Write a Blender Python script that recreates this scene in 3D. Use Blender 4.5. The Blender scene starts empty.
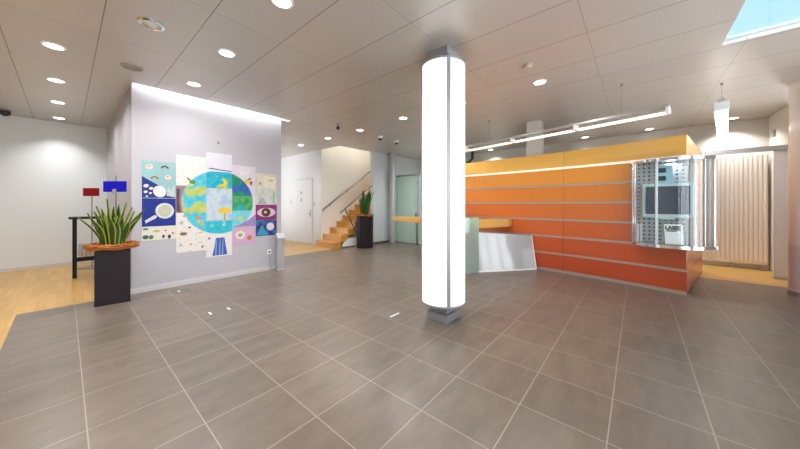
import bpy, bmesh, math, random
import numpy as np
from mathutils import Vector, Matrix
R = math.radians
S = bpy.context.scene
C = S.collection
rnd = random.Random(7)

# ------------------------------------------------------------------ camera, world, exposure
FPX, HEYE, HORIZON = 282.0, 1.45, 204.4
ang = math.atan2(237.5, FPX)
cam_d = bpy.data.cameras.new('camera'); cam = bpy.data.objects.new('camera', cam_d); C.objects.link(cam)
cam.location = (0, 0, HEYE); cam.rotation_euler = (R(90), 0, ang - R(90))
cam_d.sensor_width = 36; cam_d.lens = 36 * FPX / 800; cam_d.shift_y = (HORIZON - 224.5) / 800
cam_d.clip_start = .05
S.camera = cam
S.view_settings.view_transform = 'Standard'; S.view_settings.look = 'None'
S.view_settings.exposure = 0.28; S.view_settings.gamma = 1; S.view_settings.use_curve_mapping = False
S.cycles.use_denoising = True
S.cycles.max_bounces = 10; S.cycles.diffuse_bounces = 6; S.cycles.glossy_bounces = 5
S.cycles.transparent_max_bounces = 16; S.cycles.transmission_bounces = 8
S.cycles.sample_clamp_indirect = 6; S.cycles.caustics_reflective = False; S.cycles.caustics_refractive = False
SKY_LOW, SKY_HIGH = 7.5, 1.35
LAMP_W, TUBE_E, COLUMN_E, WASH_W = 15.0, .9, .80, 0

w = bpy.data.worlds.new('sky'); S.world = w; w.use_nodes = True
nt = w.node_tree; nt.nodes.clear()
tc = nt.nodes.new('ShaderNodeTexCoord'); sep = nt.nodes.new('ShaderNodeSeparateXYZ')
rmp = nt.nodes.new('ShaderNodeValToRGB'); bg = nt.nodes.new('ShaderNodeBackground'); out = nt.nodes.new('ShaderNodeOutputWorld')
nt.links.new(tc.outputs['Generated'], sep.inputs[0]); nt.links.new(sep.outputs['Z'], rmp.inputs[0])
nt.links.new(rmp.outputs[0], bg.inputs[0]); nt.links.new(bg.outputs[0], out.inputs[0])
rmp.color_ramp.elements[0].position = .19; rmp.color_ramp.elements[0].color = (SKY_LOW*.97, SKY_LOW, SKY_LOW*1.03, 1)
rmp.color_ramp.elements[1].position = .29; rmp.color_ramp.elements[1].color = (.39*SKY_HIGH, .67*SKY_HIGH, .87*SKY_HIGH, 1)

# ------------------------------------------------------------------ helpers
def srgb(r, g, b):
    f = lambda c: (c/255/12.92) if c/255 <= .04045 else ((c/255+.055)/1.055)**2.4
    return (f(r), f(g), f(b))
MATS = {}
def mat(name, col, rough=.5, metal=0, emit=None, es=1, spec=None, noise=None, bump=None, coat=0, alpha=None):
    m = bpy.data.materials.new(name); m.use_nodes = True; n = m.node_tree; p = n.nodes['Principled BSDF']
    p.inputs['Base Color'].default_value = (*col, 1); p.inputs['Roughness'].default_value = rough; p.inputs['Metallic'].default_value = metal
    if spec is not None: p.inputs['Specular IOR Level'].default_value = spec
    if emit: p.inputs['Emission Color'].default_value = (*emit, 1); p.inputs['Emission Strength'].default_value = es
    if coat: p.inputs['Coat Weight'].default_value = coat; p.inputs['Coat Roughness'].default_value = .08
    if noise:                                             # (scale xyz, amount)
        t = n.nodes.new('ShaderNodeTexCoord'); mp = n.nodes.new('ShaderNodeMapping'); mp.inputs['Scale'].default_value = noise[0]
        nz = n.nodes.new('ShaderNodeTexNoise'); nz.inputs['Scale'].default_value = 1; nz.inputs['Detail'].default_value = 4
        mr = n.nodes.new('ShaderNodeMapRange'); mr.inputs['To Min'].default_value = 1-noise[1]; mr.inputs['To Max'].default_value = 1+noise[1]
        mx = n.nodes.new('ShaderNodeMix'); mx.data_type = 'RGBA'; mx.blend_type = 'MULTIPLY'; mx.inputs['Factor'].default_value = 1
        mx.inputs['A'].default_value = (*col, 1)
        n.links.new(t.outputs['Object'], mp.inputs[0]); n.links.new(mp.outputs[0], nz.inputs['Vector']); n.links.new(nz.outputs['Fac'], mr.inputs[0])
        n.links.new(mr.outputs[0], mx.inputs['B']); n.links.new(mx.outputs['Result'], p.inputs['Base Color'])
        if bump:
            b = n.nodes.new('ShaderNodeBump'); b.inputs['Strength'].default_value = bump; b.inputs['Distance'].default_value = .01
            n.links.new(nz.outputs['Fac'], b.inputs['Height']); n.links.new(b.outputs[0], p.inputs['Normal'])
    MATS[name] = m; return m
def glass_mat(name, tint, refl=.12, haze=0, rough=.05):
    """clear or frosted sheet glass: transparent + glossy (+ milky diffuse)"""
    m = bpy.data.materials.new(name); m.use_nodes = True; n = m.node_tree; n.nodes.clear()
    o = n.nodes.new('ShaderNodeOutputMaterial'); tr = n.nodes.new('ShaderNodeBsdfTransparent'); tr.inputs[0].default_value = (*tint, 1)
    gl = n.nodes.new('ShaderNodeBsdfGlossy'); gl.inputs['Roughness'].default_value = rough
    lw = n.nodes.new('ShaderNodeLayerWeight'); lw.inputs[0].default_value = .25
    mr = n.nodes.new('ShaderNodeMapRange'); mr.inputs['To Min'].default_value = refl*.4; mr.inputs['To Max'].default_value = min(1, refl*3)
    mx = n.nodes.new('ShaderNodeMixShader'); n.links.new(lw.outputs['Fresnel'], mr.inputs[0]); n.links.new(mr.outputs[0], mx.inputs[0])
    base = tr
    if haze:
        df = n.nodes.new('ShaderNodeBsdfDiffuse'); df.inputs[0].default_value = (*tint, 1)
        tl = n.nodes.new('ShaderNodeBsdfTranslucent'); tl.inputs[0].default_value = (*tint, 1)
        a = n.nodes.new('ShaderNodeMixShader'); a.inputs[0].default_value = .4; n.links.new(df.outputs[0], a.inputs[1]); n.links.new(tl.outputs[0], a.inputs[2])
        h = n.nodes.new('ShaderNodeMixShader'); h.inputs[0].default_value = haze; n.links.new(tr.outputs[0], h.inputs[1]); n.links.new(a.outputs[0], h.inputs[2]); base = h
    n.links.new(base.outputs[0], mx.inputs[1]); n.links.new(gl.outputs[0], mx.inputs[2]); n.links.new(mx.outputs[0], o.inputs[0])
    MATS[name] = m; return m

class MB:
    def __init__(s): s.b = bmesh.new()
    def _bevel(s, faces, bev):
        es = list({e for f in faces for e in f.edges})
        bmesh.ops.bevel(s.b, geom=es, offset=bev, segments=2, affect='EDGES', profile=.5)
    def box(s, lo, hi, bev=0, rz=0, piv=None, mi=0):
        r = bmesh.ops.create_cube(s.b, size=1)
        c = [(lo[i]+hi[i])/2 for i in range(3)]; d = [abs(hi[i]-lo[i]) for i in range(3)]
        M = Matrix.Translation(c) @ Matrix.Diagonal((*d, 1))
        if rz:
            pv = Vector(piv if piv else c); M = Matrix.Translation(pv) @ Matrix.Rotation(rz, 4, 'Z') @ Matrix.Translation(-pv) @ M
        bmesh.ops.transform(s.b, matrix=M, verts=r['verts'])
        fs = list({f for v in r['verts'] for f in v.link_faces})
        for f in fs: f.material_index = mi
        if bev: s._bevel(fs, bev)
        return s
    def prism(s, poly, z0, z1, bev=0, M=None, mi=0):
        lo = [s.b.verts.new((p[0], p[1], z0)) for p in poly]; hi = [s.b.verts.new((p[0], p[1], z1)) for p in poly]
        n = len(poly); fs = [s.b.faces.new(lo[::-1]), s.b.faces.new(hi)]
        for i in range(n): fs.append(s.b.faces.new((lo[i], lo[(i+1) % n], hi[(i+1) % n], hi[i])))
        for f in fs: f.material_index = mi
        if M is not None: bmesh.ops.transform(s.b, matrix=M, verts=lo+hi)
        if bev: s._bevel(fs, bev)
        return s
    def hexa(s, q, d):
        """solid from a quad q (4 points) thickened by vector d"""
        a = [s.b.verts.new(p) for p in q]; b = [s.b.verts.new(Vector(p)+Vector(d)) for p in q]
        s.b.faces.new(a); s.b.faces.new(b[::-1])
        for i in range(4): s.b.faces.new((a[i], b[i], b[(i+1) % 4], a[(i+1) % 4]))
        return s
    def lathe(s, prof, seg=32, c=(0, 0), a0=0, a1=2*math.pi, M=None):
        full = abs(a1-a0-2*math.pi) < 1e-6; n = seg if full else seg+1; rings = []; allv = []
        for r, z in prof:
            if r < 1e-6: v = s.b.verts.new((c[0], c[1], z)); rings.append([v]*n); allv.append(v)
            else:
                vs = [s.b.verts.new((c[0]+r*math.cos(a0+(a1-a0)*k/seg), c[1]+r*math.sin(a0+(a1-a0)*k/seg), z)) for k in range(n)]
                rings.append(vs); allv += vs
        for i in range(len(rings)-1):
            for k in range(seg):
                k2 = (k+1) % n
                q = []
                for v in (rings[i][k], rings[i][k2], rings[i+1][k2], rings[i+1][k]):
                    if v not in q: q.append(v)
                if len(q) > 2: s.b.faces.new(q)
        if M is not None: bmesh.ops.transform(s.b, matrix=M, verts=allv)
        return s
    def tube(s, pts, r, seg=10, taper=None):
        pts = [Vector(p) for p in pts]; rings = []
        up = None
        for i, p in enumerate(pts):
            d = (pts[min(i+1, len(pts)-1)]-pts[max(i-1, 0)]).normalized()
            if up is None: up = d.orthogonal().normalized()
            up = (up - d*up.dot(d)).normalized(); b = d.cross(up)
            rr = r if taper is None else r*taper[i]
            rings.append([s.b.verts.new(p + (up*math.cos(2*math.pi*k/seg)+b*math.sin(2*math.pi*k/seg))*rr) for k in range(seg)])
        for i in range(len(rings)-1):
            for k in range(seg): s.b.faces.new((rings[i][k], rings[i][(k+1) % seg], rings[i+1][(k+1) % seg], rings[i+1][k]))
        s.b.faces.new(rings[0][::-1]); s.b.faces.new(rings[-1])
        return s
    def sphere(s, c, r, sc=(1, 1, 1), u=16, v=10):
        q = bmesh.ops.create_uvsphere(s.b, u_segments=u, v_segments=v, radius=r)
        bmesh.ops.transform(s.b, matrix=Matrix.Translation(c) @ Matrix.Diagonal((*sc, 1)), verts=q['verts']); return s
    def build(s, name, m, parent=None, label=None, smooth=None, loc=None):
        me = bpy.data.meshes.new(name); bmesh.ops.recalc_face_normals(s.b, faces=s.b.faces)
        if smooth:
            for f in s.b.faces: f.smooth = True
            for e in s.b.edges:
                if len(e.link_faces) == 2 and e.calc_face_angle(0) > R(smooth): e.smooth = False
        s.b.to_mesh(me); s.b.free()
        o = bpy.data.objects.new(name, me); C.objects.link(o)
        for q in (m if isinstance(m, (list, tuple)) else [m]): me.materials.append(q)
        if parent: o.parent = parent
        if loc: o.location = loc
        if label: o['label'] = label
        return o
def thing(name, label, cat, loc=(0, 0, 0), rz=0, group=None):
    o = bpy.data.objects.new(name, None); C.objects.link(o); o.empty_display_size = .1
    o.location = loc; o.rotation_euler = (0, 0, rz); o['label'] = label; o['category'] = cat; o['kind'] = 'thing'
    if group: o['group'] = group
    return o
def tag(o, label, cat, group=None, kind='thing'):
    o['label'] = label; o['category'] = cat; o['kind'] = kind
    if group: o['group'] = group
    return o
def struct(o, label=None, cat=None):
    o['kind'] = 'structure'
    if label: o['label'] = label
    if cat: o['category'] = cat
    return o
def lamp(parent, loc, watt, size=.1, spread=150, rot=(0, 0, 0), col=(1, .975, .95), shape='DISK', sy=None):
    l = bpy.data.lights.new('lamp_light', 'AREA'); l.energy = watt; l.shape = shape; l.size = size; l.color = col; l.spread = R(spread)
    if sy: l.size_y = sy
    o = bpy.data.objects.new('lamp_light', l); C.objects.link(o); o.location = loc; o.rotation_euler = rot; o.parent = parent; return o

# ------------------------------------------------------------------ materials
white = mat('white_wall_paint', srgb(222, 229, 233), .6)
grey_white = mat('cool_white_wall_paint', srgb(188, 187, 195), .55)
cream = mat('cream_wall_paint', srgb(234, 231, 223), .6)
hall_white = mat('hall_wall_paint', srgb(206, 204, 203), .6)
skirt = mat('skirting_paint', srgb(205, 205, 206), .45)
black = mat('black_lacquer', srgb(14, 13, 17), .5, spec=.25)
dark_box = mat('dark_brown_planter', srgb(36, 29, 35), .55, spec=.25)
alu = mat('brushed_aluminium', srgb(190, 190, 192), .35, .8)
steel_grey = mat('grey_painted_steel', srgb(152, 154, 158), .4, .3)
chrome = mat('chrome', srgb(222, 224, 228), .12, 1)
tan_strip = mat('satin_metal_strip', srgb(190, 172, 160), .4, .5)
lamp_glint_strip = mat('strip_with_painted_glint', srgb(255, 250, 236), .25, 0, emit=(1, .9, .72), es=.35)  # lamp reflection on the strip put in as pale colour and glow
rail_steel = mat('brushed_rail_steel', srgb(140, 140, 142), .3, .9)
plastic_white = mat('white_plastic', srgb(240, 240, 238), .35)
plastic_dark = mat('dark_plastic', srgb(40, 40, 44), .3)
plastic_grey = mat('grey_plastic', srgb(165, 160, 155), .45)
lamp_glow = mat('lamp_glow', (1, 1, 1), .5, emit=(1, .96, .9), es=9)
tube_glow = mat('tube_glow', (1, 1, 1), .5, emit=(1, .95, .86), es=TUBE_E)
col_glow = mat('column_diffuser', (.35, .35, .35), .4, emit=(1, .985, .96), es=COLUMN_E)
blade_glow = mat('blade_glow', (1, 1, 1), .5, emit=(1, .96, .9), es=5)
cove_glow = mat('cove_glow', (1, 1, 1), .5, emit=(1, .97, .93), es=6)
leaf_green = mat('leaf_green', srgb(62, 104, 40), .4, noise=((9, 9, 26), .45))
leaf_dark = mat('dark_leaf_green', srgb(44, 98, 40), .4, noise=((9, 9, 30), .45))
leaf_edge = mat('leaf_yellow_margin', srgb(196, 196, 84), .45)
bark = mat('reddish_wicker', srgb(172, 98, 42), .7, noise=((30, 30, 30), .4))
soil = mat('soil', srgb(52, 38, 28), .95)
red_sign = mat('red_sign', srgb(140, 6, 18), .45, spec=.2)
blue_sign = mat('blue_sign', srgb(16, 16, 190), .45, spec=.2)
rad_paint = mat('warm_radiator_enamel', srgb(244, 238, 230), .4)
white_gloss = mat('glossy_white_board', srgb(174, 174, 176), .10, coat=.3)
board_edge = mat('board_edge', srgb(236, 236, 236), .3)
screen = mat('dark_screen', srgb(54, 62, 78), .12, coat=.5)
monitor_shell = mat('pale_teal_shell', srgb(190, 212, 214), .35)
perf = mat('perforated_grey_metal', srgb(186, 192, 196), .4, .3)
n_ = perf.node_tree; vo_ = n_.nodes.new('ShaderNodeTexVoronoi'); vo_.voronoi_dimensions = '2D'; vo_.inputs['Randomness'].default_value = 0; vo_.inputs['Scale'].default_value = 15; sp_ = n_.nodes.new('ShaderNodeSeparateXYZ'); cb_ = n_.nodes.new('ShaderNodeCombineXYZ')
tc_ = n_.nodes.new('ShaderNodeTexCoord'); lt_ = n_.nodes.new('ShaderNodeMath'); lt_.operation = 'LESS_THAN'; lt_.inputs[1].default_value = .26
mx_ = n_.nodes.new('ShaderNodeMix'); mx_.data_type = 'RGBA'; mx_.inputs['A'].default_value = (*srgb(186, 192, 196), 1); mx_.inputs['B'].default_value = (*srgb(96, 104, 110), 1)
n_.links.new(tc_.outputs['Object'], sp_.inputs[0]); n_.links.new(sp_.outputs['Y'], cb_.inputs[0]); n_.links.new(sp_.outputs['Z'], cb_.inputs[1]); n_.links.new(cb_.outputs[0], vo_.inputs['Vector']); n_.links.new(vo_.outputs['Distance'], lt_.inputs[0]); n_.links.new(lt_.outputs[0], mx_.inputs['Factor']); n_.links.new(mx_.outputs['Result'], n_.nodes['Principled BSDF'].inputs['Base Color'])
clear_glass = glass_mat('clear_glass', (.96, .98, .975), .10)
window_glass = glass_mat('window_glass', (.97, .98, .98), .06)
case_glass = glass_mat('case_glass', (.96, .98, .985), .07)
frost_glass = glass_mat('frosted_green_glass', (.76, .93, .87), .08, haze=.88, rough=.25)
screen_glass = glass_mat('green_tinted_glass', (.74, .90, .86), .10, haze=.35)
frost_white = glass_mat('frosted_white_glass', (.84, .84, .86), .08, haze=.8, rough=.3)

def wood_mat(name, col, plank, along='Y', dark=.75, rough=.35):
    m = bpy.data.materials.new(name); m.use_nodes = True; n = m.node_tree; p = n.nodes['Principled BSDF']; L = n.links
    t = n.nodes.new('ShaderNodeTexCoord'); mp = n.nodes.new('ShaderNodeMapping')
    if along == 'Y': mp.inputs['Rotation'].default_value = (0, 0, R(90))
    br = n.nodes.new('ShaderNodeTexBrick'); br.inputs['Scale'].default_value = 1; br.inputs['Brick Width'].default_value = plank*7; br.inputs['Row Height'].default_value = plank
    br.inputs['Mortar Size'].default_value = .0012; br.inputs['Color1'].default_value = (*[c*1.06 for c in col], 1); br.inputs['Color2'].default_value = (*[c*.88 for c in col], 1)
    br.inputs['Mortar'].default_value = (*[c*.5 for c in col], 1)
    nz = n.nodes.new('ShaderNodeTexNoise'); nz.inputs['Scale'].default_value = 1; nz.inputs['Detail'].default_value = 5
    m2 = n.nodes.new('ShaderNodeMapping'); m2.inputs['Scale'].default_value = (3, 45, 45) if along == 'X' else (45, 3, 45)
    mr = n.nodes.new('ShaderNodeMapRange'); mr.inputs['To Min'].default_value = dark; mr.inputs['To Max'].default_value = 2-dark
    mx = n.nodes.new('ShaderNodeMix'); mx.data_type = 'RGBA'; mx.blend_type = 'MULTIPLY'; mx.inputs['Factor'].default_value = 1
    L.new(t.outputs['Object'], mp.inputs[0]); L.new(mp.outputs[0], br.inputs['Vector']); L.new(t.outputs['Object'], m2.inputs[0]); L.new(m2.outputs[0], nz.inputs['Vector'])
    L.new(nz.outputs['Fac'], mr.inputs[0]); L.new(br.outputs['Color'], mx.inputs['A']); L.new(mr.outputs[0], mx.inputs['B']); L.new(mx.outputs['Result'], p.inputs['Base Color'])
    p.inputs['Roughness'].default_value = rough; return m
parquet = wood_mat('oak_parquet', srgb(208, 164, 92), .09, 'Y', .82, .3)
parquet_far = wood_mat('oak_parquet_across', srgb(208, 164, 92), .09, 'X', .82, .3)
step_wood = wood_mat('step_oak', srgb(206, 148, 62), .3, 'Y', .72, .35)
bar_wood = wood_mat('bar_oak', srgb(222, 174, 96), .5, 'X', .8, .3)

def grid_mat(name, base, line, px, ox, py, oy, wx, wy, vary, rough, metal=0, cloud=0, jitter_line=0):
    """flat colour with joint lines at X = ox + k*px and Y = oy + k*py, every cell slightly different"""
    m = bpy.data.materials.new(name); m.use_nodes = True; n = m.node_tree; p = n.nodes['Principled BSDF']; L = n.links
    t = n.nodes.new('ShaderNodeTexCoord'); sp = n.nodes.new('ShaderNodeSeparateXYZ'); L.new(t.outputs['Object'], sp.inputs[0])
    def mth(op, a, b=None):
        k = n.nodes.new('ShaderNodeMath'); k.operation = op
        for i, v in enumerate((a, b)):
            if v is None: continue
            if isinstance(v, (int, float)): k.inputs[i].default_value = v
            else: L.new(v, k.inputs[i])
        return k.outputs[0]
    ux = mth('DIVIDE', mth('SUBTRACT', sp.outputs['X'], ox), px); uy = mth('DIVIDE', mth('SUBTRACT', sp.outputs['Y'], oy), py)
    cx, cy = mth('FLOOR', ux), mth('FLOOR', uy)
    dx = mth('MULTIPLY', mth('SUBTRACT', .5, mth('ABSOLUTE', mth('SUBTRACT', mth('FRACT', ux), .5))), px)
    dy = mth('MULTIPLY', mth('SUBTRACT', .5, mth('ABSOLUTE', mth('SUBTRACT', mth('FRACT', uy), .5))), py)
    ln = mth('MAXIMUM', mth('LESS_THAN', dx, wx/2), mth('LESS_THAN', dy, wy/2))
    cv = n.nodes.new('ShaderNodeCombineXYZ'); L.new(cx, cv.inputs[0]); L.new(cy, cv.inputs[1])
    wn = n.nodes.new('ShaderNodeTexWhiteNoise'); wn.noise_dimensions = '3D'; L.new(cv.outputs[0], wn.inputs['Vector'])
    fac = mth('ADD', 1-vary, mth('MULTIPLY', wn.outputs['Value'], 2*vary))
    rg = rough
    if cloud:
        mp = n.nodes.new('ShaderNodeMapping'); mp.inputs['Scale'].default_value = (2.2, 7, 1)
        nz = n.nodes.new('ShaderNodeTexNoise'); nz.inputs['Scale'].default_value = 1; nz.inputs['Detail'].default_value = 7; nz.inputs['Roughness'].default_value = .65
        off = n.nodes.new('ShaderNodeVectorMath'); off.operation = 'MULTIPLY_ADD'
        L.new(cv.outputs[0], off.inputs[0]); off.inputs[1].default_value = (3.7, 5.1, 0); L.new(t.outputs['Object'], off.inputs[2])
        L.new(off.outputs[0], mp.inputs[0]); L.new(mp.outputs[0], nz.inputs['Vector'])
        fac = mth('MULTIPLY', fac, mth('ADD', 1-cloud*.5, mth('MULTIPLY', nz.outputs['Fac'], cloud)))
        p.inputs['Roughness'].default_value = rough
    mx = n.nodes.new('ShaderNodeMix'); mx.data_type = 'RGBA'; mx.blend_type = 'MULTIPLY'; mx.inputs['Factor'].default_value = 1
    mx.inputs['A'].default_value = (*base, 1); L.new(fac, mx.inputs['B'])
    m2 = n.nodes.new('ShaderNodeMix'); m2.data_type = 'RGBA'; L.new(ln, m2.inputs['Factor']); L.new(mx.outputs['Result'], m2.inputs['A']); m2.inputs['B'].default_value = (*line, 1)
    L.new(m2.outputs['Result'], p.inputs['Base Color'])
    if not cloud: p.inputs['Roughness'].default_value = rough
    p.inputs['Metallic'].default_value = metal
    return m
tiles = grid_mat('slate_tiles', srgb(117, 105, 95), srgb(160, 150, 138), .508, .091, .512, .142, .0065, .007, .07, .31, 0, .95)
panels = grid_mat('metal_ceiling_panels', srgb(204, 199, 195), srgb(132, 126, 122), .706, .25, 1.41, .432, .009, .004, .02, .42, .4)

# ------------------------------------------------------------------ the setting
ZC, TOP = 3.38, 3.42
XMIN, XMAX, YMIN, YMAX = -3.2, 10.0, -2.6, 10.4
def box_obj(name, lo, hi, m, bev=0): return MB().box(lo, hi, bev).build(name, m)
ft = MB(); ft.box((-.417, YMIN, -.1), (8.13, 6.25, 0)); ft.box((3.19, 6.25, -.1), (8.13, 7.55, 0)); ft.box((8.13, 1.6, -.1), (10.0, 7.35, 0))
struct(ft.build('floor', tiles), 'dark grey slate tile floor with pale joints', 'floor')
f2 = MB(); f2.box((XMIN, YMIN, -.1), (-.417, YMAX, 0)); f2.box((-.417, 6.25, -.1), (.69, YMAX, 0))
struct(f2.build('floor_parquet', parquet), 'yellow oak parquet floor along the white wall', 'floor')
f3 = MB(); f3.box((3.19, 7.55, -.1), (9.6, 12.0, 0))
struct(f3.build('floor_hall', parquet_far), 'yellow oak parquet floor before the stairs', 'floor')
f4 = MB(); f4.box((8.13, YMIN, -.1), (10.0, 1.6, 0))
struct(f4.build('floor_office', parquet), 'yellow oak parquet floor before the radiator', 'floor')

holes = [(5.82, 7.5, 9.6, 8.55), (.69, 6.11, 3.36, 6.36), (3.2, -2.3, 5.143, -.783)]   # stairwell, light cove, skylight
xs = sorted({XMIN-.1, XMAX+.1, *[h[0] for h in holes], *[h[2] for h in holes]}); ys = sorted({YMIN-.1, 12.1, *[h[1] for h in holes], *[h[3] for h in holes]})
cb = MB()
for i in range(len(xs)-1):
    for j in range(len(ys)-1):
        mx_, my_ = (xs[i]+xs[i+1])/2, (ys[j]+ys[j+1])/2
        if any(h[0] < mx_ < h[2] and h[1] < my_ < h[3] for h in holes): continue
        cb.box((xs[i], ys[j], ZC), (xs[i+1], ys[j+1], TOP))
struct(cb.build('ceiling', panels), 'grey metal panel ceiling', 'ceiling')

struct(box_obj('wall_left', (XMIN-.1, YMIN, 0), (XMIN, YMAX, ZC), white), 'white side wall', 'wall')
struct(box_obj('wall_back', (XMIN-.1, YMAX, 0), (.69, YMAX+.1, ZC), white), 'plain white wall behind the black bar table', 'wall')
struct(box_obj('baseboard_back', (XMIN, YMAX-.015, 0), (.69, YMAX, .07), skirt), 'grey skirting of white wall', 'skirting')
wp = MB(); wp.box((.69, 6.25, 0), (3.19, YMAX+.1, ZC-.001)); wp.box((.69, 6.25, ZC-.002), (3.36, 6.36, 3.75))
struct(wp.build('wall_poster', grey_white), 'pale grey wall carrying the children drawings', 'wall')
bb = MB(); bb.box((.69, 6.235, 0), (3.19, 6.25, .075)); bb.box((.675, 6.235, 0), (.69, YMAX-.015, .075))
struct(bb.build('baseboard_poster', skirt), 'pale skirting of the drawing wall', 'skirting')
cv = MB(); cv.box((.60, 6.06, TOP), (3.45, 6.11, 3.75)); cv.box((.60, 6.06, 3.75), (3.45, 6.35, 3.8)); cv.box((.60, 6.11, TOP), (.69, 6.35, 3.75)); cv.box((3.36, 6.11, TOP), (3.45, 6.35, 3.75))
struct(cv.build('trim_cove', white), 'white light cove above the drawing wall', 'cove')
# hall beyond
struct(box_obj('wall_hall_end', (3.0, 12.0, 0), (5.92, 12.1, ZC), white), 'white end wall of the hall', 'wall')
wd = MB(); wd.box((5.82, 8.65, 0), (5.97, 12.0, ZC)); wd.box((5.81, 8.53, 0), (5.82, 12.0, ZC))
struct(wd.build('wall_hall', hall_white), 'white wall with the plain white door', 'wall')
ws = MB(); ws.box((5.82, 8.535, 0), (9.7, 8.65, 5.6))
struct(ws.build('wall_stair', cream), 'cream wall of the stairwell', 'wall')
wt = MB(); wt.box((7.22, 7.35, 0), (10.0, 7.5, ZC)); wu = MB(); wu.box((5.72, 7.4, TOP), (9.7, 7.5, 5.6)); wu.box((5.72, 7.5, TOP), (5.82, 8.55, 5.6)); wu.box((9.6, 7.5, 0), (9.7, 8.55, 5.6)); wu.box((5.72, 7.4, 5.6), (9.7, 8.65, 5.7))
struct(wu.build('wall_stair_top', cream), 'upper stairwell walls above the ceiling', 'wall')
struct(wt.build('wall_stair_front', white), 'white wall beside the tall dark planter', 'wall')
struct(box_obj('baseboard_stair', (7.22, 7.335, 0), (10.0, 7.35, .07), mat('dark_skirting', srgb(92, 88, 86), .5)), 'dark skirting of the stair wall', 'skirting')
struct(box_obj('wall_office', (10.0, YMIN, 0), (10.1, 7.5, ZC), cream), 'cream wall behind the radiator', 'wall')
wr = MB(); wr.box((8.85, -2.32, 0), (10.0, -2.22, ZC))
struct(wr.build('wall_office_side', cream), 'cream side wall of the office', 'wall')
struct(box_obj('trim_rail', (8.86, -2.22, 2.50), (8.96, -1.12, 2.59), alu), 'pale metal rail over the office opening', 'rail')
# windowed front behind the camera and along the street side
def window_wall(name, axis, at, a0, a1, wins):
    m = MB(); z0, z1 = .25, 2.95
    e = sorted([a0, a1] + [v for q in wins for v in q])
    def seg(u0, u1, q0, q1):
        if axis == 'X': m.box((at-.15, u0, q0), (at, u1, q1))
        else: m.box((u0, at-.15, q0), (u1, at, q1))
    seg(a0, a1, 0, z0); seg(a0, a1, z1, ZC)
    for i in range(0, len(e), 2): seg(e[i], e[i+1], z0, z1)
    struct(m.build(name, white), 'white front wall with tall windows', 'wall')
    for u0, u1 in wins:
        k = window_wall.n = window_wall.n + 1
        fr = MB()
        def fbox(p0, p1, q0, q1):
            if axis == 'X': fr.box((at-.11, p0, q0), (at-.05, p1, q1))
            else: fr.box((p0, at-.11, q0), (p1, at-.05, q1))
        for p in np.linspace(u0, u1-.06, 4): fbox(p, p+.06, z0, z1)
        fbox(u0, u1, z0, z0+.06); fbox(u0, u1, z1-.06, z1)
        o = struct(fr.build('window_%d' % k, alu), 'tall metal framed window of the street front', 'window')
        pb = MB(); pb.box(*(((at-.085, u0, z0), (at-.075, u1, z1)) if axis == 'X' else ((u0, at-.085, z0), (u1, at-.075, z1))))
        pb.build('pane', window_glass, o)
        l = bpy.data.lights.new('window_portal', 'AREA'); l.shape = 'RECTANGLE'; l.size = u1-u0; l.size_y = z1-z0; l.cycles.is_portal = True
        po = bpy.data.objects.new('window_portal', l); C.objects.link(po)
        if axis == 'X': po.location = (at-.16, (u0+u1)/2, (z0+z1)/2); po.rotation_euler = (R(90), 0, R(-90))
        else: po.location = ((u0+u1)/2, at-.16, (z0+z1)/2); po.rotation_euler = (R(90), 0, 0)
        po.parent = o
window_wall.n = 0
window_wall('wall_front', 'Y', YMIN, XMIN, 8.85, [(-1.6, .3), (.9, 3.9), (4.6, 5.9)])
# skylight
sk = MB(); h = holes[2]
for lo, hi in (((h[0]-.05, h[1]-.05), (h[0], h[3]+.05)), ((h[2], h[1]-.05), (h[2]+.05, h[3]+.05)), ((h[0], h[1]-.05), (h[2], h[1])), ((h[0], h[3]), (h[2], h[3]+.05))):
    sk.box((*lo, TOP), (*hi, TOP+.05))
sky_o = struct(sk.build('window_skylight', alu), 'square skylight showing pale blue sky', 'skylight')
MB().box((h[0], h[1], TOP+.005), (h[2], h[3], TOP+.02)).build('pane', window_glass, sky_o)

# ------------------------------------------------------------------ lamps on the ceiling grid
dl_proto = thing('ceiling_downlight', '', 'downlight', (0, 0, ZC), group='round recessed downlights in the panel ceiling')
MB().lathe([(.105, 0), (.105, -.008), (.082, -.012), (.08, -.004), (.08, 0)], 28).build('trim_ring', plastic_white, dl_proto, smooth=40)
MB().lathe([(0, -.003), (.08, -.003), (.08, -.001), (0, -.001)], 28).build('lens', lamp_glow, dl_proto)
lamp(dl_proto, (0, 0, -.016), LAMP_W, .15, 150)
def copy_thing(o, label, loc, rz=None):
    r = o.copy(); C.objects.link(r); r.location = loc; r['label'] = label
    if rz is not None: r.rotation_euler = (0, 0, rz)
    def rec(a, b):
        for ch in [k for k in bpy.data.objects if k.parent == a]:
            c = ch.copy(); C.objects.link(c); c.parent = b; c.matrix_parent_inverse = ch.matrix_parent_inverse.copy(); rec(ch, c)
    rec(o, r); return r
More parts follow.
